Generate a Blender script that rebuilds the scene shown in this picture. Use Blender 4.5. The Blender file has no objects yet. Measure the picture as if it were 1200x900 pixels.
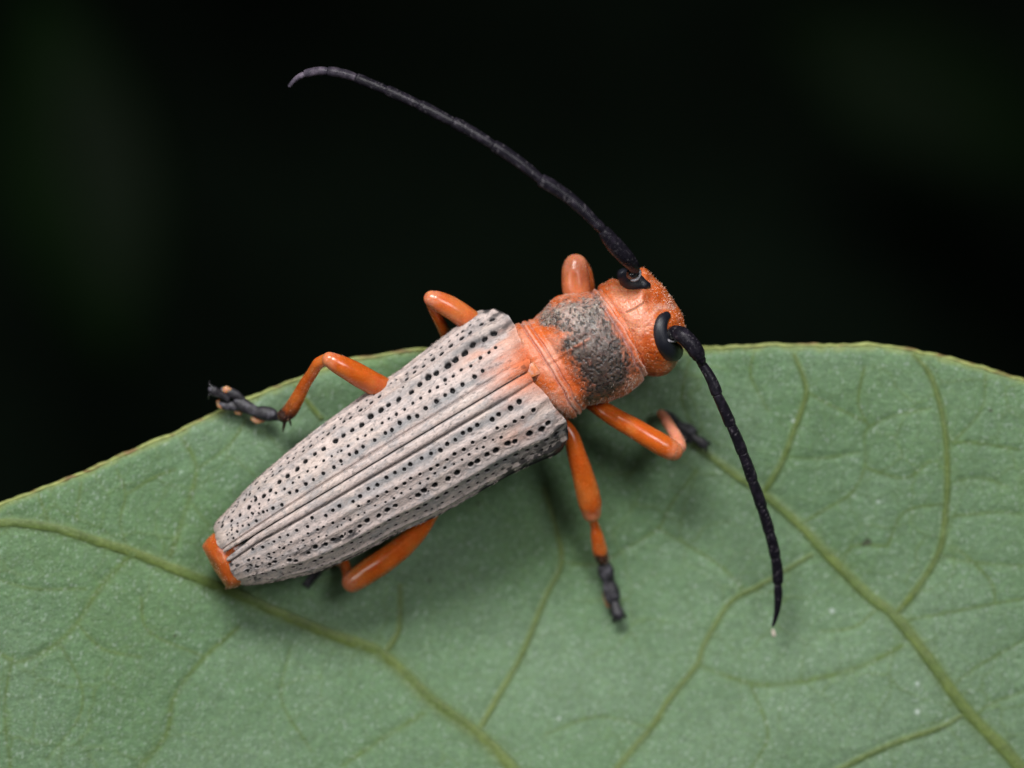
import bpy, math
import numpy as np
from math import radians, pi
rng = np.random.default_rng(7)

# ------------------------------------------------------------------ stage
# Lengths are millimetres (1 unit = 1 mm). Shapes are traced in a 'stage' frame (x right, y down, z up
# towards the lens, 40 steps per mm) and turned to real positions by W().
U = 0.025
D = 4000.0                       # stage steps from the leaf to the lens
scene = bpy.context.scene
col = scene.collection
scene.unit_settings.system = 'METRIC'
scene.unit_settings.scale_length = 0.001

cam_data = bpy.data.cameras.new('camera')
cam = bpy.data.objects.new('camera', cam_data)
col.objects.link(cam)
cam.location = (0, 0, D * U)
cam_data.sensor_width = 36
cam_data.lens = 36 * D / 1200
cam_data.clip_start = 1
cam_data.clip_end = 5000
cam_data.dof.use_dof = True
cam_data.dof.focus_distance = (D - 66) * U
cam_data.dof.aperture_fstop = cam_data.lens * 1e-3 / (150 * U)
scene.camera = cam

world = bpy.data.worlds.new('World')
scene.world = world
world.use_nodes = True
bg = world.node_tree.nodes['Background']
bg.inputs[0].default_value = (0.6, 0.85, 0.68, 1)
bg.inputs[1].default_value = 0.0025

def softbox(name, loc, target, size, power, color, size_y=None):
    d = bpy.data.lights.new(name, 'AREA')
    d.shape = 'RECTANGLE'
    d.size = size
    d.size_y = size_y or size
    d.energy = power
    d.color = color
    o = bpy.data.objects.new(name, d)
    col.objects.link(o)
    import mathutils
    o.location = loc
    v = mathutils.Vector(target) - mathutils.Vector(loc)
    o.rotation_euler = v.to_track_quat('-Z', 'Y').to_euler()
    return o
softbox('flash_softbox', (-14, 58, 68), (0, 0, 0), 34, 108000, (1.0, 0.985, 0.965), 24)
softbox('flash_softbox', (40, 22, 84), (2, -1, 0), 30, 38000, (0.98, 0.985, 1.0), 26)  # fill lamp added on the right to lighten the shadows
softbox('flash_softbox', (-62, -8, 60), (0, 0, 0), 22, 13000, (1.0, 0.98, 0.96), 30)  # weak fill lamp added on the left

scene.view_settings.view_transform = 'Standard'
scene.view_settings.look = 'None'
scene.view_settings.gamma = 1
scene.view_settings.exposure = 0.0

# ------------------------------------------------------------------ maths helpers
def W(p):
    p = np.asarray(p, float)
    k = (D - p[..., 2]) / D
    out = np.empty_like(p)
    out[..., 0] = (p[..., 0] - 600) * k * U
    out[..., 1] = (450 - p[..., 1]) * k * U
    out[..., 2] = p[..., 2] * U
    return out

def _hash(ix, iy, iz, seed):
    h = (ix * 374761393 + iy * 668265263 + iz * 2147483647 + seed * 974634777) & 0xffffffff
    h = ((h ^ (h >> 13)) * 1274126177) & 0xffffffff
    h = (h ^ (h >> 16)) * 2246822519 & 0xffffffff
    h = h ^ (h >> 15)
    return h.astype(np.float64) / 4294967295.0

def noise(x, y, z=0.0, seed=0):
    x, y, z = np.broadcast_arrays(np.asarray(x, float), np.asarray(y, float), np.asarray(z, float))
    xi = np.floor(x).astype(np.int64); yi = np.floor(y).astype(np.int64); zi = np.floor(z).astype(np.int64)
    fx, fy, fz = x - xi, y - yi, z - zi
    fx = fx * fx * (3 - 2 * fx); fy = fy * fy * (3 - 2 * fy); fz = fz * fz * (3 - 2 * fz)
    r = 0
    for dz in (0, 1):
        wz = fz if dz else 1 - fz
        for dy in (0, 1):
            wy = fy if dy else 1 - fy
            for dx in (0, 1):
                wx = fx if dx else 1 - fx
                r = r + _hash(xi + dx, yi + dy, zi + dz, seed) * wx * wy * wz
    return r * 2 - 1                      # -1..1

def fbm(x, y, z=0.0, seed=0, octaves=4, gain=0.5):
    a, r, t = 1.0, 0.0, 0.0
    x = np.asarray(x, float); y = np.asarray(y, float); z = np.asarray(z, float)
    for k in range(octaves):
        r = r + a * noise(x, y, z, seed + k * 17)
        t += a; a *= gain
        x = x * 2.03 + 5.1; y = y * 2.03 + 1.7; z = z * 2.03 + 3.3
    return r / t

def ss(e0, e1, x):
    t = np.clip((x - e0) / (e1 - e0), 0, 1)
    return t * t * (3 - 2 * t)

def mix(a, b, m):
    m = np.asarray(m)[..., None]
    return np.asarray(a) * (1 - m) + np.asarray(b) * m

def seg_dist(px, py, poly):
    best = np.full(np.shape(px), 1e9)
    for (x0, y0), (x1, y1) in zip(poly[:-1], poly[1:]):
        dx, dy = x1 - x0, y1 - y0
        t = np.clip(((px - x0) * dx + (py - y0) * dy) / (dx * dx + dy * dy + 1e-9), 0, 1)
        best = np.minimum(best, np.hypot(px - x0 - t * dx, py - y0 - t * dy))
    return best

def poly_sdf(px, py, poly):             # positive inside
    d = seg_dist(px, py, list(poly) + [poly[0]])
    inside = np.zeros(np.shape(px), bool)
    n = len(poly)
    for i in range(n):
        x0, y0 = poly[i]; x1, y1 = poly[(i + 1) % n]
        if y0 == y1: continue
        c = ((y0 > py) != (y1 > py)) & (px < (x1 - x0) * (py - y0) / (y1 - y0) + x0)
        inside ^= c
    return np.where(inside, d, -d)

def catmull(P, n_per, closed=False):
    P = np.asarray(P, float)
    if closed:
        Q = np.vstack([P[-1], P, P[0], P[1]])
    else:
        Q = np.vstack([2 * P[0] - P[1], P, 2 * P[-1] - P[-2]])
    out = []
    for i in range(1, len(Q) - 2):
        p0, p1, p2, p3 = Q[i - 1], Q[i], Q[i + 1], Q[i + 2]
        for t in np.arange(n_per) / n_per:
            out.append(0.5 * (2 * p1 + (p2 - p0) * t + (2 * p0 - 5 * p1 + 4 * p2 - p3) * t * t + (3 * p1 - p0 - 3 * p2 + p3) * t ** 3))
    if not closed: out.append(Q[-2])
    return np.array(out)

# ------------------------------------------------------------------ mesh helpers
def make_mesh(name, co, faces, color=None, smooth=True, fmask=None):
    """co in world units; faces (n,4) or (n,3) int array"""
    me = bpy.data.meshes.new(name)
    co = np.asarray(co, np.float32).reshape(-1, 3)
    faces = np.asarray(faces, np.int32)
    n, k = faces.shape
    me.vertices.add(len(co)); me.vertices.foreach_set('co', co.ravel())
    me.loops.add(n * k); me.loops.foreach_set('vertex_index', faces.ravel())
    me.polygons.add(n)
    me.polygons.foreach_set('loop_start', np.arange(0, n * k, k, dtype=np.int32))
    me.polygons.foreach_set('loop_total', np.full(n, k, np.int32))
    me.update(calc_edges=True)
    me.validate()
    me.polygons.foreach_set('use_smooth', np.full(len(me.polygons), smooth))
    if color is not None:
        c = np.ones((len(co), 4), np.float32)
        c[:, :3] = np.clip(np.asarray(color).reshape(-1, 3), 0, 1)
        at = me.color_attributes.new('col', 'FLOAT_COLOR', 'POINT')
        at.data.foreach_set('color', c.ravel())
    return me

def link(name, me, mat, parent=None, stuff=False, label=None):
    o = bpy.data.objects.new(name, me)
    if mat is not None: me.materials.append(mat)
    col.objects.link(o)
    if parent is not None:
        o.parent = parent
        root = parent
        while root.parent is not None: root = root.parent
        me.transform(__import__('mathutils').Matrix.Translation(-root.location))
    if stuff: o['kind'] = 'stuff'
    if label: o['label'] = label
    return o

def grid_faces(nr, nc, wrap=False):
    i = np.arange(nr - 1)[:, None]; j = np.arange(nc if wrap else nc - 1)[None, :]
    j2 = (j + 1) % nc
    a = i * nc + j; b = i * nc + j2; c = (i + 1) * nc + j2; d = (i + 1) * nc + j
    return np.stack([a, b, c, d], -1).reshape(-1, 4)

def tube(pts, n_per=10, nseg=18, flat=1.0, cap=(1.0, 1.0), wob=0.0, wobf=0.15, seed=0, shape=None):
    """pts: (x, y, z, r) stage points. Returns stage verts, faces, t along, angle."""
    S = catmull(pts, n_per)
    c, r = S[:, :3], np.maximum(S[:, 3], 0.15)
    T = np.gradient(c, axis=0); T /= np.linalg.norm(T, axis=1)[:, None] + 1e-9
    L = np.concatenate([[0], np.cumsum(np.linalg.norm(np.diff(c, axis=0), axis=1))])
    def capring(c0, T0, r0, sgn, k):
        a = np.linspace(pi / 2, 0, 7)[:-1]     # from tip to the rim
        return [(c0 + sgn * T0 * r0 * math.sin(x) * k, max(r0 * math.cos(x), 0.01)) for x in a]
    rings = []
    for cc, rr in capring(c[0], T[0], r[0], -1, cap[0]): rings.append((cc, T[0], rr, -0.001))
    for k in range(len(c)): rings.append((c[k], T[k], r[k], L[k] / L[-1]))
    for cc, rr in reversed(capring(c[-1], T[-1], r[-1], 1, cap[1])): rings.append((cc, T[-1], rr, 1.001))
    ang = np.linspace(0, 2 * pi, nseg, endpoint=False)
    V, tt = [], []
    side_prev = None
    for cc, t_, rr, tv in rings:
        side = np.cross(t_, [0, 0, 1.0])
        if np.linalg.norm(side) < 0.25 and side_prev is not None:
            side = side_prev - t_ * np.dot(side_prev, t_)
        side /= np.linalg.norm(side) + 1e-9
        if side_prev is not None and np.dot(side, side_prev) < 0: side = -side
        side_prev = side
        up = np.cross(side, t_)
        if up[2] < 0: up = -up
        ring = cc + rr * (np.cos(ang)[:, None] * side + flat * np.sin(ang)[:, None] * up)
        V.append(ring); tt.append(np.full(nseg, tv))
    V = np.array(V); tt = np.array(tt)
    if wob:
        ctr = np.array([x[0] for x in rings])[:, None, :]
        d = V - ctr
        V = ctr + d * (1 + wob * fbm(V[..., 0] * wobf, V[..., 1] * wobf, V[..., 2] * wobf, seed, 3))[..., None]
    return V.reshape(-1, 3), grid_faces(len(rings), nseg, True), tt.reshape(-1), np.tile(ang, len(rings))

# ------------------------------------------------------------------ materials
def material(name, rough=0.45, sss=0.0, sss_scale=0.15, sss_rad=(1, .35, .15), bumps=(), vary=None,
             coat=0.0, spec=0.5, sheen=0.0, base=None, rough_noise=None, specks=None, coatr=0.15):
    m = bpy.data.materials.new(name); m.use_nodes = True
    nt = m.node_tree; N = nt.nodes; Lk = nt.links
    b = N['Principled BSDF']
    tc = N.new('ShaderNodeTexCoord')
    if base is None:
        a = N.new('ShaderNodeVertexColor'); a.layer_name = 'col'; c = a.outputs['Color']
    else:
        a = N.new('ShaderNodeRGB'); a.outputs[0].default_value = (*base, 1); c = a.outputs[0]
    for (sc, amt, stretch) in (vary or ()):
        mp = N.new('ShaderNodeMapping'); mp.inputs['Rotation'].default_value[2] = radians(-31) if stretch != 1 else 0
        if stretch != 1: mp.vector_type = 'TEXTURE'; mp.inputs['Rotation'].default_value[2] = radians(31); mp.inputs['Scale'].default_value = (stretch, 1, 1)
        Lk.new(tc.outputs['Object'], mp.inputs[0])
        n = N.new('ShaderNodeTexNoise'); n.inputs['Scale'].default_value = sc; n.inputs['Detail'].default_value = 3
        Lk.new(mp.outputs[0], n.inputs['Vector'])
        mr = N.new('ShaderNodeMapRange'); mr.inputs[1].default_value = 0.3; mr.inputs[2].default_value = 0.7
        mr.inputs[3].default_value = 1 - amt; mr.inputs[4].default_value = 1 + amt; mr.clamp = False
        Lk.new(n.outputs[0], mr.inputs[0])
        mul = N.new('ShaderNodeVectorMath'); mul.operation = 'SCALE'
        Lk.new(c, mul.inputs[0]); Lk.new(mr.outputs[0], mul.inputs['Scale']); c = mul.outputs[0]
    if specks:
        sc, thr, scol, amt = specks
        v = N.new('ShaderNodeTexVoronoi'); v.inputs['Scale'].default_value = sc
        Lk.new(tc.outputs['Object'], v.inputs['Vector'])
        n2 = N.new('ShaderNodeTexWhiteNoise'); Lk.new(v.outputs['Position'], n2.inputs['Vector'])
        r1 = N.new('ShaderNodeMapRange'); r1.inputs[1].default_value = thr; r1.inputs[2].default_value = thr * .5
        Lk.new(v.outputs['Distance'], r1.inputs[0])
        r2 = N.new('ShaderNodeMapRange'); r2.inputs[1].default_value = 0.55; r2.inputs[2].default_value = 1.0
        Lk.new(n2.outputs[0], r2.inputs[0])
        mm = N.new('ShaderNodeMath'); mm.operation = 'MULTIPLY'; Lk.new(r1.outputs[0], mm.inputs[0]); Lk.new(r2.outputs[0], mm.inputs[1])
        m2 = N.new('ShaderNodeMath'); m2.operation = 'MULTIPLY'; Lk.new(mm.outputs[0], m2.inputs[0]); m2.inputs[1].default_value = amt
        mx = N.new('ShaderNodeMix'); mx.data_type = 'RGBA'
        Lk.new(m2.outputs[0], mx.inputs['Factor']); Lk.new(c, mx.inputs['A']); mx.inputs['B'].default_value = (*scol, 1)
        c = mx.outputs['Result']
    Lk.new(c, b.inputs['Base Color'])
    b.inputs['Roughness'].default_value = rough
    b.inputs['Specular IOR Level'].default_value = spec
    if rough_noise:
        n = N.new('ShaderNodeTexNoise'); n.inputs['Scale'].default_value = rough_noise[0]; n.inputs['Detail'].default_value = 3
        Lk.new(tc.outputs['Object'], n.inputs['Vector'])
        mr = N.new('ShaderNodeMapRange'); mr.inputs[1].default_value = .3; mr.inputs[2].default_value = .7
        mr.inputs[3].default_value = rough - rough_noise[1]; mr.inputs[4].default_value = rough + rough_noise[1]
        Lk.new(n.outputs[0], mr.inputs[0]); Lk.new(mr.outputs[0], b.inputs['Roughness'])
    if sss:
        b.inputs['Subsurface Weight'].default_value = sss
        b.inputs['Subsurface Scale'].default_value = sss_scale
        b.inputs['Subsurface Radius'].default_value = sss_rad
    b.inputs['Coat Weight'].default_value = coat
    b.inputs['Coat Roughness'].default_value = coatr
    b.inputs['Sheen Weight'].default_value = sheen
    prev = None
    for bp in bumps:
        sc, st, dist, stretch = bp[:4]
        mp = N.new('ShaderNodeMapping')
        if stretch != 1: mp.vector_type = 'TEXTURE'; mp.inputs['Rotation'].default_value[2] = radians(31); mp.inputs['Scale'].default_value = (stretch, 1, 1)
        Lk.new(tc.outputs['Object'], mp.inputs[0])
        if len(bp) > 4 and bp[4] == 'vor':
            n = N.new('ShaderNodeTexVoronoi'); n.inputs['Scale'].default_value = sc; out = n.outputs['Distance']
        else:
            n = N.new('ShaderNodeTexNoise'); n.inputs['Scale'].default_value = sc; n.inputs['Detail'].default_value = 4; out = n.outputs[0]
        Lk.new(mp.outputs[0], n.inputs['Vector'])
        bu = N.new('ShaderNodeBump'); bu.inputs['Strength'].default_value = st; bu.inputs['Distance'].default_value = dist
        Lk.new(out, bu.inputs['Height'])
        if prev is not None: Lk.new(prev, bu.inputs['Normal'])
        prev = bu.outputs[0]
    if prev is not None: Lk.new(prev, b.inputs['Normal'])
    return m

M_elytra = material('pubescent_elytron', .54, bumps=((22, .45, .018, 3.5), (50, .6, .012, 2.5)), vary=((24, .12, 4), (60, .12, 2.5)), spec=.16)
M_pron = material('punctate_pronotum', .42, sss=.4, sss_scale=.12, bumps=((14, .35, .025, 1), (34, .45, .012, 1, 'vor')), vary=((26, .14, 1),), spec=.5)
M_orange = material('orange_cuticle', .25, sss=.7, sss_scale=.28, sss_rad=(1, .3, .08), bumps=((7, .12, .02, 1),), vary=((5, .10, 1),), spec=.5, rough_noise=(12, .05))
M_head = material('orange_head_cuticle', .36, sss=.6, sss_scale=.2, sss_rad=(1, .3, .1), bumps=((12, .3, .02, 1), (40, .35, .01, 1, 'vor')), vary=((22, .12, 1),), spec=.5)
M_black = material('black_antenna_cuticle', .30, bumps=((26, .3, .014, 1), (60, .4, .008, 1, 'vor')), vary=((18, .3, 1),), spec=.14)
M_tarsus = material('dusty_black_tarsus', .5, bumps=((20, .7, .03, 1),), vary=((16, .35, 1),), spec=.5)
M_eye = material('black_compound_eye', .42, base=(.008, .009, .015), bumps=((58, .6, .008, 1, 'vor'),), spec=.5, coat=.10, coatr=.4)
M_gloss = material('glossy_black_socket', .18, base=(.02, .02, .022), bumps=((20, .4, .02, 1),), spec=.8)
M_pale = material('pale_glossy_ring', .25, base=(.26, .25, .27), bumps=((22, .8, .04, 1),), vary=((16, .6, 1),), spec=.7)
M_hair = material('pale_hair', .5, base=(.62, .52, .46), spec=.4)
M_hair_o = material('orange_hair', .45, base=(.80, .48, .34), spec=.5)
M_hair_k = material('dark_hair', .45, base=(.08, .075, .08), spec=.5)
M_leaf = material('leaf_blade', .50, sss=.0, bumps=((3.2, .30, .12, 1), (11, .55, .05, 1), (30, .7, .022, 1, 'vor')),
                  vary=((0.9, .06, 1), (5, .07, 1), (20, .14, 1)), spec=.42, rough_noise=(16, .14), specks=(9, .22, (.48, .56, .50), .5))  # specks paint a fine sparkle into the blade colour
M_vein = material('leaf_vein', .5, bumps=((9, .5, .05, 1), (26, .5, .02, 1)), vary=((3, .14, 1), (14, .16, 1)), spec=.35)
M_rim = material('leaf_rim', .5, bumps=((9, .5, .05, 1),), vary=((4, .25, 1),), spec=.35)
M_bleaf = material('background_leaf', .6, base=(.004, .024, .001), vary=((.08, .3, 1),), spec=.2)
M_ground = material('leaf_litter', .9, base=(.026, .045, .028), vary=((.014, .85, 1), (.2, .3, 1)), bumps=((.3, .6, 1, 1),), spec=.1)

# ------------------------------------------------------------------ ground far below
n = 41
gx, gy = np.meshgrid(np.linspace(-1500, 1500, n), np.linspace(-1500, 1500, n))
gz = -380 + 14 * fbm(gx * .02, gy * .02, 0, 3)
gm = make_mesh('ground', np.stack([gx, gy, gz], -1), grid_faces(n, n))
g = link('ground', gm, M_ground); g['kind'] = 'structure'

# ------------------------------------------------------------------ leaf
EDGE = [(-700, 1250), (-640, 1080), (-500, 900), (-300, 745), (-120, 642), (0, 592), (60, 568), (130, 540), (190, 513), (250, 484), (330, 451), (400, 426),
        (440, 416), (490, 411), (560, 409), (640, 409), (720, 409), (790, 408), (840, 406), (880, 404), (950, 405), (1030, 404.5), (1085, 413), (1150, 431), (1200, 446),
        (1300, 480), (1450, 560), (1600, 690), (1720, 850), (1800, 1020), (1830, 1180)]
EX = np.array([p[0] for p in EDGE], float); EY = np.array([p[1] for p in EDGE], float)
_ec = catmull(np.stack([EX, EY], 1), 12)
def y_edge(x): return np.interp(x, _ec[:, 0], _ec[:, 1]) + 1.6 * noise(np.asarray(x) / 34., 0, 0, 5) + .8 * noise(np.asarray(x) / 9., 3, 0, 6)
def y_back(x):
    u = np.clip((np.asarray(x) - 560) / 1265., -1, 1)
    return 1180 + 560 * np.sqrt(np.maximum(1 - u * u, 0))
def zleaf(x, y):
    x = np.asarray(x, float); y = np.asarray(y, float)
    z = -36 - 84 * np.exp(-(((x - 670) / 330) ** 2 + ((y - 690) / 260) ** 2))
    z = z - 26 * ss(700, 1200, x) * ss(380, 700, y) + 22 * ss(330, 0, x)
    z = z - 30 * ss(40, 0, y - np.interp(x, EX, EY)) * ss(480, 560, x) * ss(860, 780, x)
    z = z + 9 * fbm(x / 170, y / 170, 0, 11, 2) - 90 * ss(950, 1700, y)
    return z

VEINS = [  # main veins: (points, start width, end width)
 ([(-190, 712), (-110, 664), (-50, 630), (0, 613), (60, 618), (110, 633), (155, 647), (200, 665), (240, 681), (280, 697.5), (325, 718), (380, 741), (430, 758), (448, 767), (475, 791), (502, 818), (533, 841), (562, 863), (599, 900), (680, 1000), (760, 1130), (800, 1250)], 9, 17),
 ([(812, 520), (850, 547), (868, 560), (895, 578), (940, 617), (970, 650), (1017, 697), (1050, 723), (1087, 770), (1133, 833), (1190, 893), (1260, 985), (1330, 1100), (1370, 1230)], 8, 17),
 ([(1070, 415), (1087, 434), (1099, 464), (1108, 509), (1110, 560), (1108, 605), (1101, 645), (1078, 685), (1052, 718)], 5.5, 8),
 ([(931, 416), (943, 446), (944, 466), (931, 503), (916, 542), (897, 574)], 5, 7),
 ([(951, 650), (891, 686), (856, 706), (825, 756), (817, 779), (786, 818), (763, 853), (724, 900), (660, 990)], 5, 8),
 ([(638, 573), (654, 628), (657, 663), (638, 702), (611, 768), (580, 822), (561, 857)], 5, 7),
 ([(469, 686), (467, 737), (452, 764)], 4.5, 7),
 ([(155, 649), (120, 685), (90, 730), (65, 755), (25, 775), (0, 766), (-60, 730)], 6, 3.5),
 ([(200, 650), (215, 605), (230, 550), (213, 512)], 5.5, 4),
 ([(280, 735), (240, 770), (205, 815), (195, 860), (165, 898), (110, 960)], 4, 6),
 ([(401, 897), (455, 861), (496, 836)], 4.5, 6),
 ([(960, 915), (1000, 893), (1050, 870), (1100, 853), (1128, 838)], 7, 5.5),
 ([(1057, 757), (1017, 777), (967, 793), (900, 803), (860, 795), (820, 780)], 5.5, 4),
 ([(346, 452), (359, 469), (376, 490)], 5, 5),
 ([(-640, 1190), (-200, 1245), (300, 1262), (800, 1250), (1370, 1230), (1820, 1180), (2100, 1160)], 14, 34),
]
MINOR = [
 [(1120, 800), (1147, 780), (1200, 750)], [(1143, 840), (1160, 825), (1200, 810)], [(1103, 650), (1133, 658), (1200, 663)],
 [(1060, 727), (1100, 720), (1167, 707), (1210, 700)], [(940, 613), (970, 595), (997, 578), (1013, 548), (1013, 509), (1016, 496), (970, 473), (949, 461)],
 [(1018, 500), (1045, 488), (1090, 478)], [(1117, 518), (1144, 519), (1195, 527)], [(1117, 605), (1168, 600), (1200, 603)],
 [(922, 536), (961, 537), (1006, 530)], [(15, 770), (5, 830), (12, 900)], [(70, 755), (90, 790), (97, 815), (90, 845), (55, 890)],
 [(137, 550), (147, 580), (141, 610), (150, 645)], [(90, 610), (95, 565)], [(659, 659), (700, 661), (733, 643), (771, 619), (786, 591), (817, 550)],
 [(60, 620), (45, 580)], [(270, 640), (240, 610), (225, 590)], [(300, 470), (270, 520), (230, 550)], [(822, 520), (800, 470), (808, 420)],
 [(1013, 430), (1006, 470), (1016, 496)], [(880, 803), (900, 860), (880, 900)], [(640, 860), (700, 840), (763, 853)], [(340, 760), (330, 820), (365, 880)],
 [(1090, 540), (1060, 560), (1013, 548)], [(1040, 640), (1060, 600), (1108, 590)], [(985, 665), (1000, 640), (1040, 640)], [(1155, 440), (1150, 480), (1117, 518)],
 [(960, 740), (1000, 735), (1030, 712)], [(100, 690), (40, 690), (0, 680)], [(165, 770), (120, 760), (90, 730)], [(165, 700), (175, 740), (240, 770)], [(205, 550), (180, 560), (147, 580)],
 [(1120, 640), (1160, 680), (1167, 707)], [(900, 480), (880, 440), (884, 410)], [(870, 690), (840, 660), (771, 619)], [(1180, 570), (1150, 560), (1112, 565)]]

xs = np.concatenate([np.arange(-700, -20, 18.), np.arange(-20, 1220, 1.55), np.arange(1220, 1832, 18.)])
os_ = np.concatenate([np.arange(0, 520, 1.55), np.arange(520, 1500, 18.)])
X, O = np.meshgrid(xs, os_)
YE = y_edge(X); YB = y_back(X)
Y = np.minimum(YE + O, YB)
vm = np.zeros_like(X); vmn = np.zeros_like(X); halo = np.zeros_like(X)
def stamp(poly, w0, w1, amp, arr, soft=1.0):
    P = catmull(poly, 8) if len(poly) > 2 else np.asarray(poly, float)
    nseg = len(P) - 1
    for i in range(nseg):
        (x0, y0), (x1, y1) = P[i], P[i + 1]
        w = w0 + (w1 - w0) * i / max(nseg, 1)
        R = w * 3
        c0 = np.searchsorted(xs, min(x0, x1) - R); c1 = np.searchsorted(xs, max(x0, x1) + R)
        if c1 <= c0: continue
        sub = slice(c0, c1)
        xx, yy = X[:, sub], Y[:, sub]
        rows = np.where((yy.min(1) < max(y0, y1) + R) & (yy.max(1) > min(y0, y1) - R))[0]
        if len(rows) == 0: continue
        rs = slice(rows[0], rows[-1] + 1)
        xx, yy = X[rs, sub], Y[rs, sub]
        dx, dy = x1 - x0, y1 - y0
        t = np.clip(((xx - x0) * dx + (yy - y0) * dy) / (dx * dx + dy * dy + 1e-9), 0, 1)
        d = np.hypot(xx - x0 - t * dx, yy - y0 - t * dy)
        arr[rs, sub] = np.maximum(arr[rs, sub], amp * np.exp(-(d / (w * .55 * soft)) ** 2))
SOFT = (7, 8, 9, 10, 12)          # shallow side veins that only swell the blade
for kv, (P, w0, w1) in enumerate(VEINS):
    if kv in SOFT: stamp(P, w0 * 1.25, w1 * 1.25, .62, vmn); stamp(P, w0 * 2.6, w1 * 2.6, .6, halo)
    else: stamp(P, w0, w1, 1.0, vm); stamp(P, w0 * 2.2, w1 * 2.2, 1.0, halo)
for P in MINOR:
    stamp(P, 3.6, 3.0, .6, vmn); stamp(P, 9, 8, .45, halo)
# random finer network between the traced veins
def voronoi_edges(x, y, cell, seed):
    gx_, gy_ = np.floor(x / cell).astype(int), np.floor(y / cell).astype(int)
    f1 = np.full(x.shape, 1e9); f2 = np.full(x.shape, 1e9)
    for i in (-1, 0, 1):
        for j in (-1, 0, 1):
            cx = gx_ + i; cy = gy_ + j
            jx = (cx + .5 + .85 * (_hash(cx, cy, cx * 0, seed) - .5)) * cell; jy = (cy + .5 + .85 * (_hash(cx, cy, cx * 0, seed + 9) - .5)) * cell
            d = np.hypot(x - jx, y - jy)
            f2 = np.minimum(np.maximum(f1, d), f2); f1 = np.minimum(f1, d)
    return f2 - f1
wx = X + 16 * fbm(X / 40, Y / 40, 0, 31, 3); wy = Y + 16 * fbm(X / 40, Y / 40, 0, 32, 3)
net = np.exp(-(voronoi_edges(wx, wy, 62, 4) / 3.2) ** 2) * ss(-.35, .45, fbm(X / 90, Y / 90, 0, 33, 2))
net2 = np.exp(-(voronoi_edges(wx + 9, wy, 24, 5) / 2.4) ** 2)
brk = ss(-.5, .3, fbm(X / 22, Y / 22, 0, 35, 2))
disp = 3.0 * vm + .8 * vmn * brk - 2.4 * halo + .35 * net + .2 * net2 + .55 * fbm(X / 26, Y / 26, 0, 12, 3) + .28 * fbm(X / 7, Y / 7, 0, 13, 3)
Z = zleaf(X, Y) + disp - 3.0 * ss(14, 0, O)
base = np.array([.099, .184, .086]) * np.ones(X.shape + (3,))
big = fbm(X / 160, Y / 160, 0, 21, 3)
base = mix(base, [.126, .212, .114], ss(820, 1060, X + 60 * big) * .6)  # right side facing the light, its brightness painted in
base = mix(base, [.140, .220, .132], ss(-.2, .6, big) * .6)
base = mix(base, [.084, .165, .052], ss(0, .6, -big) * .35)
base = mix(base, [.098, .165, .065], halo * .28)
base = mix(base, [.092, .155, .042], np.clip(net * .50 + net2 * .22, 0, 1))
base = mix(base, [.112, .155, .040], np.clip(vm * 1.0, 0, 1) * .85)
base = mix(base, [.082, .138, .030], np.clip(vmn * 1.35 * (.6 + .5 * brk), 0, 1))
grain = noise(X / 2.3, Y / 2.3, 0, 36) * .6 + noise(X / 4.5, Y / 4.5, 0, 37) * .5
base = base * (1 + .20 * grain)[..., None]
base = mix(base, [.34, .42, .36], ss(.5, .95, noise(X / 2.2, Y / 2.2, 0, 38)) * .55 * (1 - vm))  # tiny glints painted into the blade colour
base = mix(base, [.215, .275, .085], ss(10, 1, O + 3 * noise(X / 12, Y / 12, 0, 8)) * .75)
base = mix(base, [.20, .15, .055], ss(2.2, .3, O + 1.6 * noise(X / 8, 0, 0, 9)) * .4 * ss(-.3, .4, noise(X / 40, 0, 0, 10)))
for (bx, by, br) in ((1075, 801, 2.6), (1075, 834, 3.2), (1029, 588, 2.2), (1055, 482, 2.2), (975, 716, 3), (930, 493, 2.4), (655, 842, 2.2)):
    base = mix(base, [.45, .52, .48], ss(br * 1.4, br * .4, np.hypot(X - bx, Y - by)) * .75)
for (bx, by, br) in ((1017, 635, 6.5), (1012, 638, 4), (1161, 481, 3.5), (503, 680, 3), (205, 745, 3), (560, 590, 3), (1100, 870, 2.5)):
    base = mix(base, [.035, .04, .02], ss(br, br * .4, np.hypot(X - bx, (Y - by) * 1.2)) * .9)
co = W(np.stack([X, Y, Z], -1)).reshape(-1, 3)
F = grid_faces(*X.shape)
ok = ((YE + O) < YB).reshape(-1)
F = F[ok[F].any(1)]
F = F[:, ::-1]
leaf = bpy.data.objects.new('leaf', None); col.objects.link(leaf)
leaf.location = W(np.array([600., 1250., zleaf(600, 1250)]))
leaf.empty_display_size = 2
leaf['label'] = 'broad pale green leaf, underside up, olive veins, carrying the beetle'
leaf['category'] = 'leaf'
link('blade', make_mesh('blade', co, F, base.reshape(-1, 3)), M_leaf, leaf)
# other face of the blade and the rim
X2, O2 = np.meshgrid(np.arange(-700, 1832, 14.), np.concatenate([[0], np.arange(8, 1500, 18.)]))
Y2 = np.minimum(y_edge(X2) + O2, y_back(X2)); Z2 = zleaf(X2, Y2) - 7
F2 = grid_faces(*X2.shape); ok2 = ((y_edge(X2) + O2) < y_back(X2)).reshape(-1); F2 = F2[ok2[F2].any(1)]
link('upper_face', make_mesh('upper_face', W(np.stack([X2, Y2, Z2], -1)).reshape(-1, 3), F2, np.tile([.05, .12, .03], (X2.size, 1))), M_rim, leaf)
xe = np.arange(-690, 1822, 2.)
rim = np.stack([xe, y_edge(xe) + .6, zleaf(xe, y_edge(xe)) - 4.0, 2.2 + .6 * noise(xe / 7., 0, 0, 14)], 1)
v, f, t, a = tube(rim, 1, 8)
rc = mix([.27, .31, .10], [.18, .12, .045], ss(.1, .7, noise(v[:, 0] / 17, v[:, 1] / 3, 0, 15)))
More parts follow.
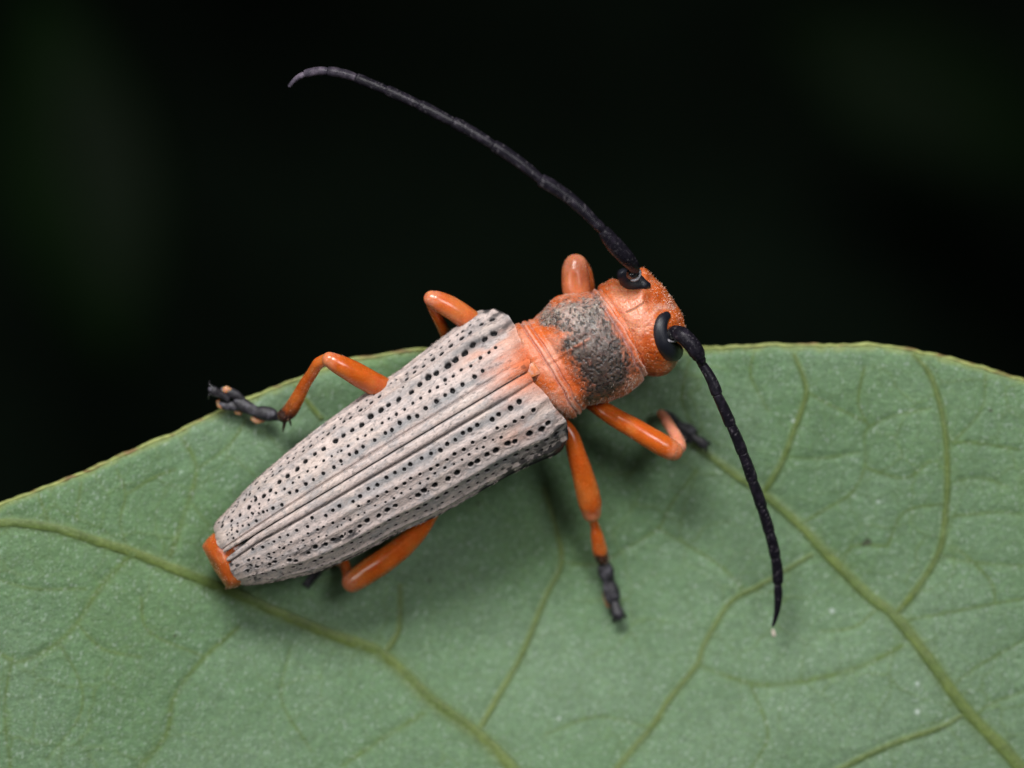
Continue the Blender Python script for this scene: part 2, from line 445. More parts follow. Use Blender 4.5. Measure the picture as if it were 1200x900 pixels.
link('margin', make_mesh('margin', W(v), f, rc), M_rim, leaf)
for kv, (P, w0, w1) in enumerate(VEINS):
    if kv in SOFT: continue
    C = catmull(P, 5)
    w = np.linspace(w0, w1, len(C)) * .5 * (1 + .10 * noise(np.arange(len(C)) * .7, 0, 0, 19))
    w *= np.minimum(1, .15 + np.arange(len(C)) / 6.)
    if P[-1][1] < 1000 and w1 < w0: w *= np.minimum(1, .15 + np.arange(len(C))[::-1] / 6.)
    zz = zleaf(C[:, 0], C[:, 1]) - w * .04 - .3
    pts = np.stack([C[:, 0], C[:, 1], zz, w], 1)
    v, f, t, a = tube(pts, 3, 14, flat=.24, wob=.16, wobf=.11)
    vc = mix([.110, .156, .038], [.085, .130, .032], ss(-.3, .4, noise(v[:, 0] / 20, v[:, 1] / 20, 0, 18)))
    sn = np.abs(np.sin(a)) ** .6; vc = mix([.110, .172, .066], vc, np.clip(sn * 1.5 - .25, 0, 1))
    vc = vc * (1 + .16 * noise(v[:, 0] / 3, v[:, 1] / 3, 0, 39))[:, None]
    link('vein', make_mesh('vein', W(v), f, vc), M_vein, leaf)

# blurred leaves far below
def far_leaf(name, cx, cy, z, L, wd, ang, label):
    k = 31
    u, s = np.meshgrid(np.linspace(0, 1, k), np.linspace(-1, 1, 13))
    half = wd * np.sin(pi * np.clip(u, .001, .999)) ** .8 * .5
    lx = (u - .5) * L; ly = s * half
    ca, sa = math.cos(ang), math.sin(ang)
    px = cx + lx * ca - ly * sa; py = cy + lx * sa + ly * ca
    pz = z + 60 * np.sin(u * 3) - 40 * np.abs(s)
    me = make_mesh(name, W(np.stack([px, py, pz], -1)).reshape(-1, 3), grid_faces(13, k))
    o = link(name, me, M_bleaf)
    sol = o.modifiers.new('thickness', 'SOLIDIFY'); sol.thickness = .25
    o['label'] = label; o['category'] = 'leaf'
    return o
far_leaf('background_leaf', 90, 200, -7500, 480, 190, 1.35, 'out-of-focus dark green leaf in the blackness at the upper left')

far_leaf('background_leaf', 1090, 110, -9500, 420, 170, .5, 'very dim out-of-focus leaf in the blackness at the upper right')
# ------------------------------------------------------------------ beetle
beetle = bpy.data.objects.new('longhorn_beetle', None); col.objects.link(beetle)
beetle.location = W(np.array([560., 520., -80.]))
beetle.empty_display_size = 2
beetle['label'] = 'orange longhorn beetle with pitted pale grey wing cases standing on the green leaf'
beetle['category'] = 'beetle'

def BF(a, b):                            # body frame -> stage
    return 615 - .858 * a - .514 * b, 437 + .514 * a - .858 * b
def IF(x, y):
    rx, ry = x - 615, y - 437
    return -.858 * rx + .514 * ry, -.514 * rx - .858 * ry

ORANGE = np.array([.58, .118, .018]); DEEP = np.array([.46, .080, .010]); PINK = np.array([.64, .27, .17])
PALE = np.array([.56, .465, .435]); GREY = np.array([.25, .25, .255]); BLACK = np.array([.012, .012, .013])

def grid_normals(P):
    du = np.gradient(P, axis=0); dv = np.gradient(P, axis=1)
    nn = np.cross(du, dv); nn /= np.linalg.norm(nn, axis=-1)[..., None] + 1e-9
    return nn

def elytron(side):
    if side > 0:
        out = [(570, 362), (555, 368), (530, 387), (500, 410), (470, 433), (440, 453), (410, 475), (380, 497), (350, 520), (320, 545), (295, 567), (272, 592), (257, 608), (251, 617), (249.5, 626)]
        e0 = ([0, .14, .35, .52, .75, .9, .97, 1], [-6, -12, -14, -17, -19, -15, -8, 6])
    else:
        out = [(664.6, 521), (652, 532), (633, 540), (596, 557), (553, 581), (510, 605), (470, 622), (435, 641), (407, 655), (370, 670), (327, 680), (300, 684), (285, 686)]
        e0 = ([0, .14, .28, .49, .64, .78, .9, .97, 1], [-2, -3, -7, -8.8, -9, -13.4, -9, 0, 10])
    A, B = IF(np.array([p[0] for p in out], float), np.array([p[1] for p in out], float))
    A = np.concatenate([[-30], A]); B = np.concatenate([[B[0]], B]) * side
    NT, NS = 640, 250
    q = np.linspace(0, 1.14, NS)[None, :] * np.ones((NT, 1))
    t = np.linspace(0, 1, NT)[:, None] * np.ones((1, NS))
    qc = np.clip(q, 0, 1)
    s = np.sin(pi / 2 * qc)
    ec = catmull(np.array(e0).T, 8); a0 = np.interp(s, ec[:, 0], ec[:, 1])
    s0, ab_, dr = (.60, -18.5, 26) if side > 0 else (.62, -12.5, 23)
    rnd = ab_ + dr * (1 - np.sqrt(np.clip(1 - np.clip((s - s0) / (1 - s0), 0, 1) ** 2.6, 0, 1)))
    wv = ss(s0 - .12, s0 + .12, s); a0 = a0 * (1 - wv) + rnd * wv
    a1 = 407.0 - 1.5 * s + 6 * np.sin(pi * s) if side > 0 else 409 + 2.5 * s + 5 * np.sin(pi * s)
    aa = a0 + (a1 - a0) * t
    Ac = catmull(np.stack([A, B], 1), 6)
    Wd = np.interp(aa, Ac[:, 0], Ac[:, 1])
    inner = .4 + 0 * aa if side > 0 else np.interp(aa, [0, 330, 370, 409], [.4, .4, .8, 6.5])
    b = inner + (Wd - inner) * s
    zs = np.interp(aa, [-20, 0, 100, 250, 340, 410], [74, 80, 86, 74, 58, 36])
    H = np.interp(aa, [-20, 0, 100, 250, 340, 410], [56, 60, 58, 48, 38, 24])
    H = H * (1.06 if side > 0 else 1.0)
    z = zs - H * (1 - np.maximum(1 - s ** 2.5, 0) ** .8)
    edge0 = (aa - a0); edge1 = (a1 - aa)
    z = z - 9 * np.exp(-(edge0 / 9.) ** 1.6) - 7 * np.exp(-edge1 / 6.)
    fl = np.clip((q - 1) / .14, 0, 1)
    z = z - 12 * fl; b = b + 1.2 * np.sin(fl * pi) - 2.0 * fl ** 2
    x, y = BF(aa, b * side)
    P = np.stack([x, y, z], -1)
    n = grid_normals(P); n *= np.sign(n[..., 2:3].mean())
    arc = Wd * 1.22
    # ridges
    fade = ss(1.0, .6, t)
    qe = qc
    rid = 4.0 * np.sqrt(np.clip(1 - ((qe - .042) / .046) ** 2, 0, 1)) * (1 - .3 * t)
    rid -= 2.4 * np.exp(-((qe - .096) / .013) ** 2) * ss(0, .12, t)
    for q0, amp, wd in ((.262, 2.0, .035), (.385, .9, .025), (.54, 2.5, .04), (.775, 1.6, .035), (.95, 1.0, .02)):
        qq = q0 + .008 * noise(aa / 60, q0 * 9, 0, 40)
        rid += amp * (.25 + .75 * fade) * np.exp(-((qe - qq) / wd) ** 2)
    d = rid
    d = d + .26 * fbm(aa / 9, b / 5.0, side * 3, 51, 4) + .4 * fbm(aa / 38, b / 16, side, 52, 3)
    # punctures
    pit = np.zeros_like(d); halo_ = np.zeros_like(d); depth = np.zeros_like(d)
    if side > 0: rows = ((.198, 2.3, 42), (.315, 1.8, 14), (.452, 3.3, 8), (.63, 2.5, 2), (.715, 1.6, 24), (.80, 2.1, 8), (.885, 1.6, 30))
    else: rows = ((.175, 2.3, 22), (.285, 2.0, 14), (.355, 1.5, 60), (.455, 3.1, 6), (.60, 2.7, 6), (.70, 1.8, 20), (.79, 2.2, 10), (.89, 1.8, 22))
    r_ = np.random.default_rng(3 if side > 0 else 9)
    pits = []
    for q0, r0, st in rows:
        a_ = st
        while a_ < 398:
            tt = a_ / 405.
            if q0 > .7 and tt > .9 and r_.random() < .5: a_ += 10; continue
            rr = r0 * (1.08 - .46 * tt) * r_.uniform(.8, 1.12)
            if r_.random() > (.02 if q0 in (.452, .455, .60, .198) else .05):
                wob_q = (.007 + .035 * tt ** 4) * r_.normal()
                pits.append((a_ + r_.normal() * 1.4, np.clip(q0 + wob_q, .13, .985), max(rr, .75)))
            a_ += (12.6 + 1.0 * (r0 - 2) + r_.normal() * 1.2) * (1.0 - .16 * tt)
    for k in range(14):                                   # loose small pits
        pits.append((r_.uniform(60, 400), r_.uniform(.14, .95), r_.uniform(.7, 1.1)))
    for k in range(22):                                   # crowded near the tip
        pits.append((r_.uniform(340, 402), r_.uniform(.2, .9), r_.uniform(.65, 1.15)))
    arow = aa[:, NS // 2]
    for pa, pq, pr in pits:
        i0 = np.searchsorted(arow, pa - pr * 4 - 14); i1 = np.searchsorted(arow, pa + pr * 4 + 14)
        Wl = float(np.interp(pa, Ac[:, 0], Ac[:, 1]))
        dq = pr * 4 / (Wl * 1.22)
        j0 = max(int((pq - dq) / 1.14 * NS), 0); j1 = min(int((pq + dq) / 1.14 * NS) + 2, NS)
        sl = (slice(i0, i1), slice(j0, j1))
        ja, jq = .92 + .0 * pr, 1.0
        dd = np.hypot((aa[sl] - pa) * ja / 1.12, (q[sl] - pq) * arc[sl] * jq)
        dd = dd * (1 + .16 * noise(aa[sl] / 2.2, q[sl] * arc[sl] / 2.2, pa, 3))
        pit[sl] = np.maximum(pit[sl], ss(pr * 1.12, pr * .85, dd))
        halo_[sl] = np.maximum(halo_[sl], np.exp(-(dd / (pr * 1.9)) ** 2))
        depth[sl] = np.maximum(depth[sl], pr * 1.5 * ss(pr * 1.15, pr * .45, dd))
        d[sl] += .16 * pr * np.exp(-((dd - pr * 1.5) / (pr * .4)) ** 2)
    d = d - depth
    P = P + n * d[..., None]
    # colour: pubescence, grey troughs, bare black cuticle, orange base
    c = np.broadcast_to(PALE, d.shape + (3,)).copy()
    nz = fbm(x / 30, y / 30, 0, 61, 4)
    c = mix(c, [.64, .53, .47], ss(-.1, .5, nz) * .5)
    trough = np.exp(-((q - .17) / .045) ** 2) * .8 + np.exp(-((q - .58 + (.12 if side > 0 else 0)) / .07) ** 2) * ss(.6, .05, t) * 1.1 + np.exp(-((q - .66) / .05) ** 2) * .25
    trough += np.exp(-((q - .88) / .06) ** 2) * ss(.35, 0, t) * .5
    c = mix(c, GREY * (1 - .55 * ss(.35, 0, t) * (q > .4))[..., None], np.clip(trough * (.40 + .9 * ss(-.3, .5, fbm(aa / 18, b / 7, 0, 62, 3))), 0, .85))
    c = mix(c, [.33, .32, .33], ss(-.02, .45, fbm(aa / 22, b / 8, side, 63, 4)) * .55)
    c = mix(c, [.25, .245, .25], ss(.12, .5, fbm(aa / 5, b / 2.2, side, 78, 4)) * .45)
    c = mix(c, [.12, .12, .125], ss(.30, .55, fbm(aa / 3, b / 2, side, 79, 3)) * .5)
    hair = fbm(aa / 7, b / 1.7, side, 64, 3)
    c = c * (1 + .22 * hair)[..., None]
    # tawny base round the scutellum
    gx_, gy_ = x - 622, y - 432
    da = np.hypot((aa + 18) / 78, (b * side - 6) / (48 if side > 0 else 52))
    og = ss(1.15, .15, da + .28 * fbm(aa / 22, b / 8, 1, 65, 4))
    c = mix(c, [.62, .24, .14], og * .9)
    c = mix(c, [.58, .13, .04], ss(.8, .1, da + .3 * fbm(aa / 16, b / 6, 2, 66, 4)) * .8)
    bandq = .36 if side > 0 else .40
    st_ = np.exp(-((q - bandq) / .075) ** 2) * ss(95, 20, aa) * ss(-.5, .3, fbm(aa / 20, b / 6, 4, 68, 3))
    c = mix(c, [.60, .29, .20], st_ * .75)
    # worn black places
    worn = np.zeros_like(d)
    if side < 0:
        worn = np.maximum(worn, ss(9, 0, seg_dist(x, y, [(348, 648), (372, 640), (398, 631), (417, 624)])) * ss(-.05, .25, fbm(aa / 9, b / 3.0, 0, 71, 4)))
        worn = np.maximum(worn, ss(14, 2, seg_dist(x, y, [(270, 658), (285, 665), (296, 674)])) * ss(.05, .3, fbm(aa / 5, b / 3, 0, 72, 4)))
        worn = np.maximum(worn, ss(24, 5, seg_dist(x, y, [(600, 555), (635, 537), (657, 519), (664, 497)])) * ss(-.22, .12, fbm(aa / 8, b / 3.2, 0, 73, 4)))
        worn = np.maximum(worn, ss(.6, .9, q) * ss(.55, .2, t) * ss(.22, .42, fbm(aa / 10, b / 3, 0, 76, 4)))
    else:
        worn = np.maximum(worn, ss(17, 2, seg_dist(x, y, [(553, 374), (566, 368), (582, 366)])) * ss(-.1, .3, fbm(aa / 9, b / 5, 0, 74, 4)) * .85)
        worn = np.maximum(worn, np.exp(-((q - .47) / .04) ** 2) * ss(.5, .02, t) * ss(-.2, .3, fbm(aa / 9, b / 4, 0, 77, 4)) * .75)
    worn = np.maximum(worn, ss(.38, .5, fbm(aa / 8, b / 3.4, side * 5, 75, 4)) * .5)
    c = mix(c, [.022, .022, .025], np.clip(worn, 0, 1) * .92)
    suture = ss(.010, .0, q) * .9
    groove = np.exp(-((q - .094) / .010) ** 2) * (.85 if side < 0 else .45) * ss(.03, .15, t)
    c = mix(c, BLACK * 2, np.clip(suture + groove, 0, 1) * .9)
    c = mix(c, [.10, .10, .105], halo_ * .30)
    c = mix(c, BLACK, pit)
    lip0 = (.925 + .02 * noise(aa / 14, 0, 0, 80) if side > 0 else .855 + .045 * ss(0, .35, t) + .03 * noise(aa / 12, 0, 0, 80))
    lip = np.maximum(ss(lip0, lip0 + .03, q), ss(3.0, 1.2, edge0) * ss(.5, .7, q))
    c = mix(c, BLACK, lip * .96)
    nm = 'elytron'
    Fc = grid_faces(NT, NS)
    if side > 0: Fc = Fc[:, ::-1]
    o = link(nm, make_mesh(nm, W(P).reshape(-1, 3), Fc, c.reshape(-1, 3)), M_elytra, beetle)
    # short lying hairs
    m = 7000
    ii = r_.integers(4, NT - 8, m); jj = r_.integers(1, int(NS * .87), m)
    keep = (halo_[ii, jj] < .12) & (worn[ii, jj] < .3) & (og[ii, jj] < .95)
    ii, jj = ii[keep], jj[keep]
    root = P[ii, jj]; dirv = P[np.minimum(ii + 6, NT - 1), jj] - root
    dirv /= np.linalg.norm(dirv, axis=1)[:, None] + 1e-9
    dirv += n[ii, jj] * r_.uniform(.08, .3, (len(ii), 1)) + r_.normal(0, .16, (len(ii), 3))
    hairs('pubescence', root, dirv, r_.uniform(3, 5.5, len(ii)), .2, M_hair, o)
    return o

def hairs(name, root, dirv, length, rad, mat, parent):
    n_ = len(root)
    dirv = dirv / (np.linalg.norm(dirv, axis=1)[:, None] + 1e-9)
    s1 = np.cross(dirv, [0, 0, 1.0]); s1 /= np.linalg.norm(s1, axis=1)[:, None] + 1e-9
    s2 = np.cross(dirv, s1)
    V = np.empty((n_, 4, 3))
    for k in range(3):
        an = 2 * pi * k / 3
        V[:, k] = root + rad * (math.cos(an) * s1 + math.sin(an) * s2) - dirv * .4
    V[:, 3] = root + dirv * np.asarray(length).reshape(-1, 1)
    i = np.arange(n_)[:, None] * 4
    Fh = np.concatenate([i + np.array([[0, 1, 3]]), i + np.array([[1, 2, 3]]), i + np.array([[2, 0, 3]])], 0)
    return link(name, make_mesh(name, W(V).reshape(-1, 3), Fh, smooth=False), mat, parent, stuff=True)

elytron(1); elytron(-1)

# scutellum
u, vv = np.meshgrid(np.linspace(0, 1, 24), np.linspace(-1, 1, 25), indexing='ij')
sa = -19 + 25 * u; wb = 8.0 * np.sqrt(np.clip(1 - u ** 2.2, 0, 1)) + .01
sx, sy = BF(sa, -2 + vv * wb)
sz = 73 + 1.6 * np.sqrt(np.clip(1 - vv ** 2 * .9, 0, 1)) - 4 * u ** 2 - 7 * np.exp(-(sa + 19) / 3) + .6 * fbm(sx / 5, sy / 5, 0, 81)
sc_ = mix(np.broadcast_to([.62, .20, .07], sx.shape + (3,)), [.55, .30, .26], ss(-.2, .5, fbm(sx / 6, sy / 6, 0, 82)))
link('scutellum', make_mesh('scutellum', W(np.stack([sx, sy, sz], -1)).reshape(-1, 3), grid_faces(24, 25), sc_.reshape(-1, 3)), M_head, beetle)

# abdomen under the wing cases
k = np.linspace(0, 1, 150)
ab_a = np.concatenate([-8 + 440 * k[:-1], [433]])
WL = np.interp(ab_a, [-8, 100, 200, 300, 380, 405, 418, 428, 432, 433], [66, 62, 52, 38, 24, 27, 25, 21, 16, 11])
WR = np.interp(ab_a, [-8, 100, 200, 300, 380, 405, 418, 428, 432, 433], [80, 78, 67, 54, 44, 43, 42, 39, 34, 29])
ctr = (WL - WR) / 2; hw = (WL + WR) / 2
hw[-1] = .2
top = np.interp(ab_a, [-8, 200, 380, 400, 414, 424, 430, 433], [40, 38, 22, 30, 28, 22, 10, -6]); bot = np.interp(ab_a, [-8, 200, 380, 425, 433], [-32, -34, -26, -24, -14])
an = np.linspace(0, 2 * pi, 60, endpoint=False)
AA = ab_a[:, None] * np.ones((1, 60)); CB = ctr[:, None] + hw[:, None] * np.cos(an)
CZ = (top + bot)[:, None] / 2 + (top - bot)[:, None] / 2 * np.sign(np.sin(an)) * np.abs(np.sin(an)) ** .75
AA = AA - 2.0 * np.exp(-((CB + 8) / 10) ** 2) * ss(420, 433, AA)      # notched end
CZ = CZ + 1.3 * fbm(AA / 9, CB / 9, CZ / 9, 83) 
ax, ay = BF(AA, CB)
ac = mix(np.broadcast_to([.055, .05, .045], AA.shape + (3,)), [.50, .105, .018], ss(385, 398, AA))  # shadow beneath the wing cases painted dark, orange only at the tip
ac = mix(ac, [.62, .26, .12], ss(426, 433, AA + 3 * noise(ax / 4, ay / 4, 0, 84)) * .7)
ac = mix(ac, [.66, .24, .10], ss(.1, .6, fbm(ax / 8, ay / 8, 0, 85)) * ss(392, 400, AA) * .5)
abdomen = link('abdomen', make_mesh('abdomen', W(np.stack([ax, ay, CZ], -1)).reshape(-1, 3), grid_faces(150, 60, True), ac.reshape(-1, 3)), M_orange, beetle)
r_ = np.random.default_rng(5)
m = 90
ii = r_.integers(140, 149, m); jj = r_.integers(2, 40, m)
rt = np.stack([ax, ay, CZ], -1)[ii, jj]
dv = np.tile([-.80, .50, .1], (m, 1)) + r_.normal(0, .35, (m, 3))
hairs('fringe_hair', rt, dv, r_.uniform(2, 4, m), .22, M_hair_o, abdomen)

# ---------------- pronotum
NA, NB = 300, 460
pa = np.linspace(-2, -134, NA)
LB = np.interp(pa, *np.array([(-134, 30), (-131, 33), (-127, 38), (-123, 40.5), (-115, 43), (-98, 50), (-90, 54.5), (-79, 57.5), (-70, 57), (-63, 54.5), (-54, 51.5), (-46, 50.6), (-36, 51), (-28, 53), (-20, 55), (-10, 53), (-2, 50)]).T)
RB = -np.interp(pa, *np.array([(-134, 60), (-130, 66), (-125, 70), (-121, 75), (-116, 78.5), (-104, 82), (-92, 83), (-81, 82.5), (-65, 80), (-55, 75), (-46, 72), (-38, 72.5), (-30, 74.5), (-22, 75.4), (-14, 71), (-2, 66)]).T)
from numpy import convolve
def smooth(v, k=9):
    p = np.pad(v, k, mode='edge'); return convolve(p, np.ones(2 * k + 1) / (2 * k + 1), 'valid')
LB, RB = smooth(LB, 5), smooth(RB, 5)
TZ = smooth(np.interp(pa, *np.array([(-134, 62), (-128, 72), (-120, 77), (-100, 84), (-80, 86), (-60, 82), (-46, 74), (-30, 73), (-15, 73), (-2, 62)]).T), 6)
BZ = np.interp(pa, *np.array([(-134, -20), (-100, -36), (-2, -40)]).T)
an = np.linspace(0, 2 * pi, NB, endpoint=False)
cb = (LB + RB) / 2; hb = (LB - RB) / 2
ca, sa_ = np.cos(an)[None], np.sin(an)[None]
B_ = cb[:, None] + hb[:, None] * np.sign(ca) * np.abs(ca) ** .9
Z_ = ((TZ + BZ) / 2)[:, None] + ((TZ - BZ) / 2)[:, None] * np.sign(sa_) * np.abs(sa_) ** .82
A_ = pa[:, None] * np.ones((1, NB)) - 4 * np.cos(np.clip((B_ - cb[:, None]) / 62, -1, 1) * pi / 2) * ss(-100, -128, pa)[:, None]
x, y = BF(A_, B_)
P = np.stack([x, y, Z_], -1)
n = grid_normals(P); n *= np.sign(n[..., 2][:, NB // 4].mean())
pol = [(641, 354), (653, 350), (672, 345), (689, 340), (700, 348), (712, 366), (724, 385), (738, 409), (747, 436), (738, 448), (733, 458), (722, 470), (700, 474), (681, 471), (688, 456), (675, 441), (666, 425), (652, 409), (660, 394), (650, 386), (634, 380), (630, 367)]
sd = poly_sdf(x, y, pol)
msk = ss(-8, 8, sd - 2.5 + 10 * fbm(x / 13, y / 13, Z_ / 30, 91, 4) + 4.5 * noise(x / 2.6, y / 2.6, Z_ / 3, 92)) * (Z_ > 5)
d = 1.4 * fbm(x / 16, y / 16, Z_ / 16, 93, 3) + .3 * fbm(x / 4, y / 4, Z_ / 4, 94, 3)
gr = lambda a_, w_: np.exp(-((pa[:, None] + 1.2 * noise(B_ / 14, 0, 0, 95) - a_) / w_) ** 2)
d = d - 2.0 * gr(-27, 1.3) + .5 * gr(-31, 2) - 1.6 * gr(-35, 1.3) - 1.6 * gr(-42, 3) - 1.8 * gr(-117, 1.6) + 1.2 * gr(-120.5, 1.5) - 1.4 * gr(-124, 1.2)
vor = voronoi_edges(x * 1.0 + 3, y + Z_ * .5, 3.6, 44)
pn = ss(.2, 1.6, vor)
cellv = noise(x / 2.6, y / 2.6, Z_ / 2.6, 96)
pitm = ss(.10, .45, cellv)
d = d - pitm * .8 * (.25 + .75 * msk) 
ml = seg_dist(x, y, [(641, 426), (666, 411), (690, 397)])
d = d + .6 * np.exp(-(ml / 1.6) ** 2) - .7 * np.exp(-((ml - 4) / 2) ** 2)
bump1 = np.hypot((x - 655) / 9, (y - 372) / 9); d += 2.2 * np.exp(-bump1 ** 2)
d += 3.0 * np.exp(-np.hypot((x - 683) / 12, (y - 463) / 8) ** 2)
P = P + n * d[..., None]
c = np.broadcast_to(ORANGE, x.shape + (3,)).copy()
big = fbm(x / 18, y / 18, Z_ / 18, 97, 4)
c = mix(c, PINK, ss(-.25, .4, big) * .85)
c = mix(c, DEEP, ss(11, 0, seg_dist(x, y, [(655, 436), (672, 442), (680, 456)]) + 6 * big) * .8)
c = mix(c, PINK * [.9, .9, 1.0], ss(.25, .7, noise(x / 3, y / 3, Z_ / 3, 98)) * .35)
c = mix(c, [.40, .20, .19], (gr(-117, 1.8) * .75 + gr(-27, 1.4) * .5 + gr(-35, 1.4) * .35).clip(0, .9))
c = mix(c, [.75, .50, .42], (gr(-121.5, 1.0) * .6 + gr(-30, 1.2) * .4).clip(0, .8))
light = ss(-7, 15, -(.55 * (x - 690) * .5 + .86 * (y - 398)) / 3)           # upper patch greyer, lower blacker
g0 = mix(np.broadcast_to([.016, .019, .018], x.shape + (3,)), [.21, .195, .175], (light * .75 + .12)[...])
fine = fbm(x / 3.4, y / 3.4, Z_ / 3.4, 99, 3)
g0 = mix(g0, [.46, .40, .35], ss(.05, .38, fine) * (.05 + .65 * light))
g0 = mix(g0, [.014, .015, .016], ss(.05, .4, -fbm(x / 4, y / 4, Z_ / 4, 100, 3)) * .85)
g0 = mix(g0, [.30, .12, .09], ss(.15, .5, fbm(x / 9, y / 9, Z_ / 9, 101, 3)) * .35)
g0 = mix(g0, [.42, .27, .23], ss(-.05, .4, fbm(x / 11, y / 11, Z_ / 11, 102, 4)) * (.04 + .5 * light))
c = mix(c, g0, msk * .95 * (1 - .4 * np.exp(-(ml / 1.5) ** 2)))
c = mix(c, [.02, .02, .02], pitm * msk * .75)
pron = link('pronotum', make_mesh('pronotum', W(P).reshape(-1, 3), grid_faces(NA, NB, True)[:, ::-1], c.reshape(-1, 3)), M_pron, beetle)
m = 2400
ii = r_.integers(6, NA - 6, m); jj = r_.integers(10, NB // 2 - 10, m)
kp = (msk[ii, jj] < .5) | (light[ii, jj] > .6) | (r_.random(m) < .06); ii, jj = ii[kp], jj[kp]; m = len(ii)
hairs('pubescence', P[ii, jj], n[ii, jj] * .55 + np.array([-.6, .35, 0]) + r_.normal(0, .35, (m, 3)), r_.uniform(2, 4, m), .2, M_hair, pron)

# ---------------- head
HC = np.array([754., 382.])
ho = [(702, 334), (710, 331), (718, 328.5), (727, 329), (735, 324), (745, 317), (754, 314), (765.6, 324), (779, 337.5), (791, 355), (800.5, 374), (803, 394), (799.5, 413), (793, 426), (785, 436), (774, 441), (762, 440.5), (752, 438), (738, 425), (722, 398), (706, 362), (700, 343)]
hp = catmull(ho, 8, closed=True)
phi = np.arctan2(hp[:, 1] - HC[1], hp[:, 0] - HC[0]); rr = np.hypot(hp[:, 1] - HC[1], hp[:, 0] - HC[0])
o_ = np.argsort(phi); phi, rr = phi[o_], rr[o_]
phi = np.concatenate([phi - 2 * pi, phi, phi + 2 * pi]); rr = np.tile(rr, 3)
HZ, HH = 14., 64.
def zhead(px, py):
    dx, dy = np.asarray(px, float) - HC[0], np.asarray(py, float) - HC[1]
    rho = np.clip(np.hypot(dx, dy) / np.interp(np.arctan2(dy, dx), phi, rr), 0, 1)
    return HZ + HH * np.maximum(1 - rho ** 2.3, 0) ** .5
NTH, NPH = 230, 420
th = np.linspace(0.001, pi - .001, NTH)[:, None] * np.ones((1, NPH)); ph = np.linspace(-pi, pi, NPH, endpoint=False)[None, :] * np.ones((NTH, 1))
R = np.interp(ph, phi, rr)
rho = np.sin(th) ** (2 / 2.3)
x = HC[0] + R * rho * np.cos(ph); y = HC[1] + R * rho * np.sin(ph)
zz = HZ + HH * np.cos(th) * np.where(th > pi / 2, .85, 1)
P = np.stack([x, y, zz], -1)
n = grid_normals(P); n *= np.sign(n[3:60, :, 2].mean())
upm = (zz > HZ)
d = 1.3 * fbm(x / 14, y / 14, zz / 14, 111, 3) + .45 * fbm(x / 3.5, y / 3.5, zz / 3.5, 112, 3)
med = seg_dist(x, y, [(734, 366), (744, 361), (755, 354)])
d -= 1.6 * np.exp(-(med / 1.0) ** 2) * upm
d -= 5.0 * np.exp(-(seg_dist(x, y, [(764, 352), (776, 357), (784, 364)]) / 9) ** 2) * upm        # hollow between antennae
d += 2.6 * np.exp(-(np.hypot(x - 754, y - 322) / 8) ** 2) * upm
d += 3.0 * np.exp(-(np.hypot(x - 786, y - 372) / 9) ** 2) * upm
d += 2.4 * np.exp(-(np.hypot(x - 717, y - 332) / 6) ** 2) * upm
pt = ss(.25, .6, noise(x / 2.4, y / 2.4, zz / 2.4, 113))
d -= pt * .35
P = P + n * d[..., None]
c = np.broadcast_to(ORANGE, x.shape + (3,)).copy()
big = fbm(x / 16, y / 16, zz / 16, 114, 4)
pale = ss(34, 6, np.hypot((x - 738) * .8, (y - 366) * .62) + 14 * big)
c = mix(c, [.66, .28, .17], pale * .8)
c = mix(c, [.62, .25, .14], ss(.1, .55, big) * .5)
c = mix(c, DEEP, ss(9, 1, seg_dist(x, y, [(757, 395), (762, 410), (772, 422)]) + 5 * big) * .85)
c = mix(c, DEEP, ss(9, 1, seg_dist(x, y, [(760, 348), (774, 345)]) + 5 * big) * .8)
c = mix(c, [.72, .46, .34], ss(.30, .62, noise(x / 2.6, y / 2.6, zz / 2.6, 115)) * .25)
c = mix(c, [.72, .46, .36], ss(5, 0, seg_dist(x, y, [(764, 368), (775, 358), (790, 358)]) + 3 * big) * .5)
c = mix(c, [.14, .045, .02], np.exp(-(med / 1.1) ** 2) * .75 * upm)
c = mix(c, [.30, .08, .06], pt * .25)
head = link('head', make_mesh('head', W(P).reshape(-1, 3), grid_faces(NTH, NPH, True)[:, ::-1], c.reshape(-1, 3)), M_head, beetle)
m = 700
ii = r_.integers(8, 125, m); jj = r_.integers(0, NPH, m)
fwd = np.array([.5, -.3, 0])
hairs('short_hair', P[ii, jj], n[ii, jj] * .8 + fwd + r_.normal(0, .3, (m, 3)), r_.uniform(1.2, 2.6, m), .24, M_hair_o, head)
# fine stubble of pale granules along the face
m = 170
pp = []
for _ in range(m):
    s_ = r_.uniform(0, 1)
    qx = np.interp(s_, [0, .3, .6, 1], [756, 770, 784, 800]); qy = np.interp(s_, [0, .3, .6, 1], [320, 333, 350, 375])
    pp.append((qx + r_.normal(0, 4.5), qy + r_.normal(0, 4.5)))
pp = np.array(pp); rz = zhead(pp[:, 0], pp[:, 1]); keep = rz > HZ + 4
pp, rz = pp[keep], rz[keep]
hairs('stubble', np.stack([pp[:, 0], pp[:, 1], rz - .5], 1), np.tile([.5, -.35, .8], (len(pp), 1)) + r_.normal(0, .25, (len(pp), 3)), r_.uniform(.8, 1.6, len(pp)), .5, M_hair, head)

def part_tube(name, pts, mat, color, parent, **kw):
    v, f, t, a = tube(pts, **kw)
    cc = color(v, t) if callable(color) else np.tile(color, (len(v), 1))
    return link(name, make_mesh(name, W(v), f, cc), mat, parent)

